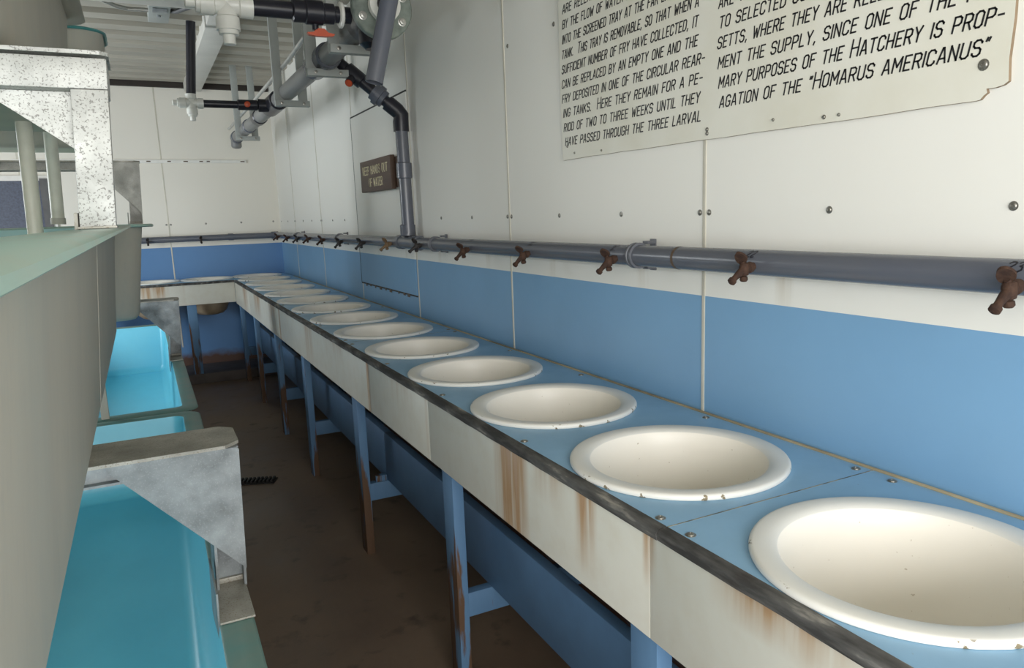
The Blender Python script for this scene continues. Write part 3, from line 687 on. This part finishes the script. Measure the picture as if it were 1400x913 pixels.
# drop from the overhead pipe to the wall pipe
YD = 4.0
dp = thing('drop_pipe', 'dark pipe angling down to the wall and dropping to the wall pipe', 'pipe', (XP, YD, 1.5))
def dpp(name, bm, mat, angle=40): o = obj(name, bm, mat, dp, angle); o.location = (-XP, -YD, -1.5); return o
p0, p1 = Vector((.99, YD+.12, 2.44)), Vector((XP+.0, YD, 2.145)); d = (p1-p0).normalized(); L = (p1-p0).length
bm = NB(); cyl(bm, p0, p1, .030, n=22); dpp('slanting_pipe', bm, M_BLACK)
bm = NB(); cyl(bm, (XP, YD-.02, zp(YD)+.05), (XP, YD, 2.13), .034, n=26); dpp('upright_pipe', bm, M_PIPE)
bm = NB(); lathe(bm, [(.036, 0), (.041, .004), (.041, .10), (.036, .104)], p0+d*L*.22, d, 22); dpp('valve_body', bm, M_BLACK)
k0 = p0+d*L*.33; kd = Vector((-.55, -.55, -.62)).normalized()
bm = NB(); cyl(bm, k0+kd*.02, k0+kd*.075, .022, n=16); dpp('valve_stem', bm, M_BLACK)
bm = NB(); lathe(bm, [(.019, 0), (.019, .008), (.01, .011)], k0+kd*.075, kd, 14); dpp('valve_knob', bm, M_RED)
bm = NB(); lathe(bm, [(.036, 0), (.046, .003), (.046, .022), (.056, .024), (.056, .052), (.046, .054), (.046, .075), (.036, .078)], p0+d*L*.60, d, 12); dpp('union_nut', bm, M_PIPE)
bm = NB(); tube(bm, [p1-d*.085, p1-d*.02, p1+Vector((.004, 0, -.012)), Vector((XP, YD, 2.13-.03)), Vector((XP, YD, 2.05))], .042, 22); dpp('elbow', bm, M_BLACK)
for z0, z1 in ((1.80, 1.885), (zp(YD)+.035, zp(YD)+.10)):
    bm = NB(); lathe(bm, [(.036, 0), (.042, .004), (.042, z1-z0-.004), (.036, z1-z0)], (XP, YD-.01, z0), (0, 0, 1), 26); dpp('coupling', bm, M_PIPE)
# open-ended pipe hanging in front of the flange
a, b = Vector((.842, 2.86, 2.098)), Vector((1.075, 2.86, 2.985)); dd = (b-a).normalized()
bm = NB(); lathe(bm, [(.0335, .0), (.0335, (b-a).length), (.029, (b-a).length), (.029, 0), (.0335, 0)], a, dd, 26, False, False)
tag(obj('open_pipe', bm, M_PIPE), 'open-ended dark grey pipe slanting down from the roof in front of the flange', 'pipe')
# thin conduit over the thick pipe
bm = NB(); tube(bm, [(.93, 8.5, 2.545), (.93, 7.0, 2.55), (.93, 5.0, 2.575), (.93, 3.4, 2.64), (.93, 3.0, 2.98)], .013, 10)
tag(obj('conduit', bm, M_ALU), 'thin pale conduit running just above the thick overhead pipe', 'conduit')
# roof timbers and wiring
bm = NB(); bx(bm, .545, .70, YR, YB-.06, ZC-.075, ZC+.03, .004)
tag(obj('roof_beam', bm, M_BEAM), 'pale grey beam under the roof running away to the far wall', 'beam')
bm = NB(); bx(bm, XL, .544, 5.06, 5.285, ZC-.085, ZC+.03, .004)
tag(obj('roof_beam', bm, M_BEAM), 'pale cross beam under the roof at the top edge of the photo', 'beam')
bm = NB(); bx(bm, .20, .325, 5.42, 5.86, ZC-.05, ZC+.02, .005); jb = tag(obj('junction_box', bm, M_HANG), 'square grey electrical box on the roof between conduit and cable', 'electrical box')
bm = NB(); bx(bm, .22, .305, 5.46, 5.56, ZC-.056, ZC-.05, .002); lathe(bm, [(.012, 0), (.012, .012)], (.26, 5.65, ZC-.05), (0, 0, -1), 10); obj('cover_plate', bm, M_GALV, jb)
bm = NB(); tube(bm, [(-.9, 5.36, ZC-.03), (-.2, 5.38, ZC-.03), (-.1, 5.40, ZC-.032), (-.03, 5.47, ZC-.038), (.02, 5.55, ZC-.04), (.08, 5.6, ZC-.038), (.199, 5.6, ZC-.035)], .013, 10)
tag(obj('conduit', bm, M_ALU), 'white bent conduit entering the electrical box on the roof', 'conduit')
bm = NB(); tube(bm, [(.326, 5.6, ZC-.03), (.36, 5.56, ZC-.04), (.41, 5.46, ZC-.04), (.47, 5.38, ZC-.035), (.544, 5.34, ZC-.03)], .014, 10)
tag(obj('cable', bm, M_CABLE), 'dark cable curving out of the electrical box on the roof', 'cable')

# ------------------------------------------------------------------ fibreglass tanks
def rrect(x0, x1, y0, y1, r, n=7):
    r = max(r, .012); P = []
    for cx, cy, a0 in ((x1-r, y1-r, 0), (x0+r, y1-r, PI/2), (x0+r, y0+r, PI), (x1-r, y0+r, 1.5*PI)):
        for k in range(n+1):
            a = a0+PI/2*k/n; P.append((cx+r*math.cos(a), cy+r*math.sin(a)))
    return P
def loops(bm, lv, cap=False, mi=0, capmi=0):
    rows = [[bm.verts.new((x, y, z)) for x, y in rrect(*b, r)] for b, r, z in lv]
    for i in range(len(rows)-1):
        n = len(rows[i])
        for k in range(n): bm.faces.new((rows[i][k], rows[i][(k+1)%n], rows[i+1][(k+1)%n], rows[i+1][k])).material_index = mi
    if cap: bm.faces.new(rows[-1]).material_index = capmi
def tank(label, x0, x1, y0, y1, zr, zb, over, draft, enddraft, rimw, fz, rim_mat, group, lip=.016, cr=.09, idraft=.03, base=None, re=None, br=.045, inner=None):
    """outer rim box x0..x1, y0..y1; the wall stands 'over' inside it and leans in by 'draft' to the bottom"""
    c = ((x0+x1)/2, (y0+y1)/2)
    t = thing('fibreglass_tank', label, 'tank', (c[0], c[1], zb if base is None else 0), group)
    oz = zb if base is None else 0
    def ins(d, e=None):
        e = d if e is None else e
        return (x0+d-c[0], x1-d-c[0], y0+e-c[1], y1-e-c[1])
    re = rimw if re is None else re
    bm = NB(); lv = [(ins(over), cr, zr-.012-oz)]
    H = zr-zb
    for k in (.25, .5, .75): lv.append((ins(over+draft*k, over+enddraft*k), cr, zr-oz-(H-.05)*k))
    lv += [(ins(over+draft+br*a, over+enddraft+br*a), cr*(1-.3*a), zb+br*b-oz) for a, b in ((0, 1.1), (.18, .5), (.55, .1), (1, 0))]
    loops(bm, lv, True, 0, 1); obj('outer_shell', bm, [M_TAN, M_UNDER], t, 50)
    bm = NB()
    loops(bm, [(ins(over), cr, zr-.012-oz), (ins(.006), cr+.03, zr-lip-oz), (ins(.0), cr+.03, zr-lip*.7-oz), (ins(.001), cr+.03, zr-lip*.3-oz), (ins(.008), cr+.03, zr-oz), (ins(rimw-.006, re-.006), cr, zr-.001-oz), (ins(rimw, re), cr, zr-.006-oz)])
    obj('rim', bm, rim_mat, t, 50)
    bm = NB(); e = rimw; Hi = zr-fz
    loops(bm, [(ins(e+d, re+d), k, z-oz) for d, k, z in ((0, cr, zr-.006), (.003, cr, zr-.03), (idraft*.9, cr, fz+.06), (idraft+.008, cr, fz+.03), (idraft+.025, cr*.8, fz+.006), (idraft+.05, cr*.6, fz))], True)
    obj('interior', bm, inner or M_TURQ, t, 50)
    return t
# lower row, on the floor
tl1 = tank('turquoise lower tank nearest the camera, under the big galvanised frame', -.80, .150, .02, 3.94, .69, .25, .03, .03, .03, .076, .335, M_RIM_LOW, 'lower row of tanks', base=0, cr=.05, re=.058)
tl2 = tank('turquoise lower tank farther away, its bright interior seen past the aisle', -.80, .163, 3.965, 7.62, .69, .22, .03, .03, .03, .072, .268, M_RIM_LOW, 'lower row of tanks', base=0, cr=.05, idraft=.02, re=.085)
tl1.rotation_euler.z = -.0108
tl1.location.x += -.010
for t, y0, y1, zz in ((tl1, -1.55, 1.55, .255), (tl2, -1.65, 1.65, .225)):
    for y in (y0, 0, y1):
        bm = NB(); bx(bm, -.36, .36, y-.05, y+.05, 0, zz, .004); obj('timber_support', bm, M_BLACKISH, t)
# middle row
tm1 = tank('tan middle-row tank with seafoam rim close along the left edge', -1.05, -.037, .12, 4.285, 1.594, 1.066, .072, .048, .03, .115, 1.12, M_RIM, 'middle row of tanks', inner=M_INNER, cr=.06, lip=.012, br=.018)
tm1.rotation_euler.x = .0022
tm2 = tank('tan middle-row tank farther back, just its rounded end showing', -.95, .066, 4.42, 7.4, 1.602, 1.085, .055, .06, .05, .10, 1.13, M_RIM, 'middle row of tanks', inner=M_INNER, cr=.08)
# top row
tt1 = tank('tan top-row tank at the upper left corner, seen from below', -1.05, -.112, .2, 4.02, 2.49, 1.966, .065, .02, .40, .10, 2.02, M_TAN, 'top row of tanks', inner=M_INNER, cr=.06)
tt2 = tank('top-row tank behind with teal rim and cream wall, above the galvanised frame', -1.0, -.045, 4.45, 4.95, 2.575, 1.995, .016, .03, .05, .09, 2.04, simple('teal_gelcoat', (.10, .36, .36), .4), 'top row of tanks', inner=M_INNER, cr=.11)
bm = NB(); prism(bm, [(-.001, -.0010), (.0007, 0), (-.001, .0010)], 0, 1, lambda u, v, n: (-.1105-.046*n+u, 2.42+v, 1.57-.49*n))
o = obj('mould_seam', bm, M_TAN, tm1); o.location = -Vector(tm1.location)

# ------------------------------------------------------------------ galvanised frames
def gframe(y, x1, zb, zt, label, group, style, lean=.0, xl=-.95, Lc=M_GALV):
    """front plane at y; x1 = outer right edge; from rim zb up to cap zt"""
    t = thing('steel_frame', label, 'frame', (x1, y, zb), group)
    D = .185; pw = .070
    def q(name, bm, mat=Lc):
        for v in bm.verts: v.co.x += lean*(v.co.z-zb) if v.co.x > x1-.5 else -lean*(v.co.z-zb)
        o = obj(name, bm, mat, t); o.location = (-x1, -y, -zb); return o
    # top cap with clipped corners
    c = .030 if style == 'gusset_front' else .012
    bm = NB(); prism(bm, [(xl, y-.006), (x1-c, y-.006), (x1+.004, y+c), (x1+.004, y+D-c), (x1-c, y+D+.004), (xl, y+D+.004)], zt-.008, zt, lambda u, v, n: (u, v, n)); q('cap_plate', bm, M_GALV_TOP if style == 'gusset_front' else Lc)
    if style == 'gusset_front':
        bm = NB(); bx(bm, xl, x1-.01, y+.03, y+D-.03, zt-.05, zt-.008); bx(bm, x1-.05, x1-.0005, y+.0035, y+.04, zt-.03, zt-.0085); bx(bm, xl, x1-.01, y+.008, y+.03, zt-.056, zt-.050); bx(bm, xl, x1-.01, y+D-.03, y+D-.008, zt-.056, zt-.05); q('top_beam', bm)
        for s, (px0, px1) in (('r', (x1-pw, x1)), ('l', (xl, xl+pw))):
            bm = NB(); bx(bm, px0, px1, y+.045, y+.052, zb+.003, zt-.008); bx(bm, px0, px0+.006, y+.004, y+D-.02, zb+.003, zt-.008); bx(bm, px1-.006, px1, y+.004, y+D-.02, zb+.003, zt-.008); q('post', bm)
            a = 1 if s == 'r' else -1; e = x1 if s == 'r' else xl
            for yy in (y-.002, y+D-.006):
                bm = NB(); prism(bm, [(e+.001*a, zt-.014), (e-.005*a, zt-.009), (e-.28*a, zt-.009), (e-.28*a, zt-.022), (e+.001*a, zt-.325)], yy, yy+.005, lambda u, v, n: (u, n, v)); q('gusset_plate', bm)
            bm = NB(); bx(bm, px0-.008, px1-.002, y-.165, y+.05, zb, zb+.005, .001); bx(bm, px0-.004, px1-.006, y+.035, y+.045, zb+.005, zb+.018, .002); q('foot_plate', bm, M_GALV_TOP)
            bm = NB(); h = px0-.012 if s == 'r' else px1+.006
            bx(bm, h, h+.004, y-.15, y+.06, zb-.07, zb+.07); q('hook_tab', bm)
    else:
        bm = NB(); bx(bm, xl, x1, y, y+D, zt-.078, zt-.014, .003); q('top_beam', bm)
        for s, (px0, px1) in (('r', (x1-pw, x1)), ('l', (xl, xl+pw))):
            a = 1 if s == 'r' else -1; e = px0 if s == 'r' else px1
            bm = NB(); bx(bm, px0, px1, y-.002, y+.055, zb+.004, zt-.079, .003); q('post', bm)
            bm = NB(); prism(bm, [(e, zt-.079), (e-.16*a, zt-.079), (e-.16*a, zt-.084), (e, zt-.20)], y+.045, y+.051, lambda u, v, n: (u, n, v)); q('gusset_plate', bm)
            bm = NB(); bx(bm, px0-.006, px1+.002, y-.012, y+.07, zb, zb+.005, .001); bx(bm, px0-.010, px0-.002, y+.0, y+.06, zb-.005, zb+.035, .002); q('foot_plate', bm, M_GALV_TOP)
    return t
gframe(1.885, .141, .6915, 1.066, 'large galvanised bracket frame on the near turquoise tank', 'galvanised frames between tank rows', 'gusset_front', .035)
gframe(5.60, .160, .6915, 1.088, 'small galvanised bracket frame on the far turquoise tank', 'galvanised frames between tank rows', 'gusset_front', .05)
gframe(1.90, -.046, 1.594, 1.966, 'bright speckled galvanised frame on the seafoam rim at upper left', 'galvanised frames between tank rows', 'box', .06, -.98, M_GALV_B)
gframe(5.35, .020, 1.603, 1.992, 'distant galvanised frame with gusset just right of the bright frame post', 'galvanised frames between tank rows', 'gusset_front', .05, -.95, M_GALV_FAR)
# stand post between the lower tanks
bm = NB(); bx(bm, -.262, -.228, 3.97, 4.005, .692, 1.068, .003); tag(obj('support_post', bm, M_TAN), 'short tan post standing on the rim where the two turquoise tanks meet', 'post')
# cream standpipes behind the seafoam rim
for (x, y, x2, z0, z1, rr), l in (((-.345, 3.2, -.315, 1.2, 2.12, .025), 'left cream standpipe rising from the middle tank at the far left'), ((-.345, 4.26, -.318, 1.613, 2.25, .028), 'right cream standpipe beside the bright frame post')):
    bm = NB(); cyl(bm, (x, y, z0), (x2, y, z1), rr, n=24); o = tag(obj('standpipe', bm, simple('cream_pipe', (.74, .73, .62), .4, var=.08)), l, 'pipe', 'standpipes')
    bm = NB(); lathe(bm, [(rr+.004, 0), (rr+.004, .03)], Vector((x, y, z0)), (x2-x, 0, z1-z0), 24); obj('foot_collar', bm, M_TAN, o)

# ------------------------------------------------------------------ floor drain
gr = thing('floor_drain', 'narrow dark iron grate let into the floor behind the near bracket frame', 'drain', (.48, 4.70, 0))
gr.rotation_euler.z = -.40
bm = NB(); bx(bm, -.30, .105, -.05, .05, .0, .006, .001); obj('drain_frame', bm, M_GRATE, gr)
bm = NB()
for k in range(16): bx(bm, -.285+.0245*k, -.272+.0245*k, -.04, .04, .006, .02, .001)
obj('grate_bars', bm, M_GRATE, gr)
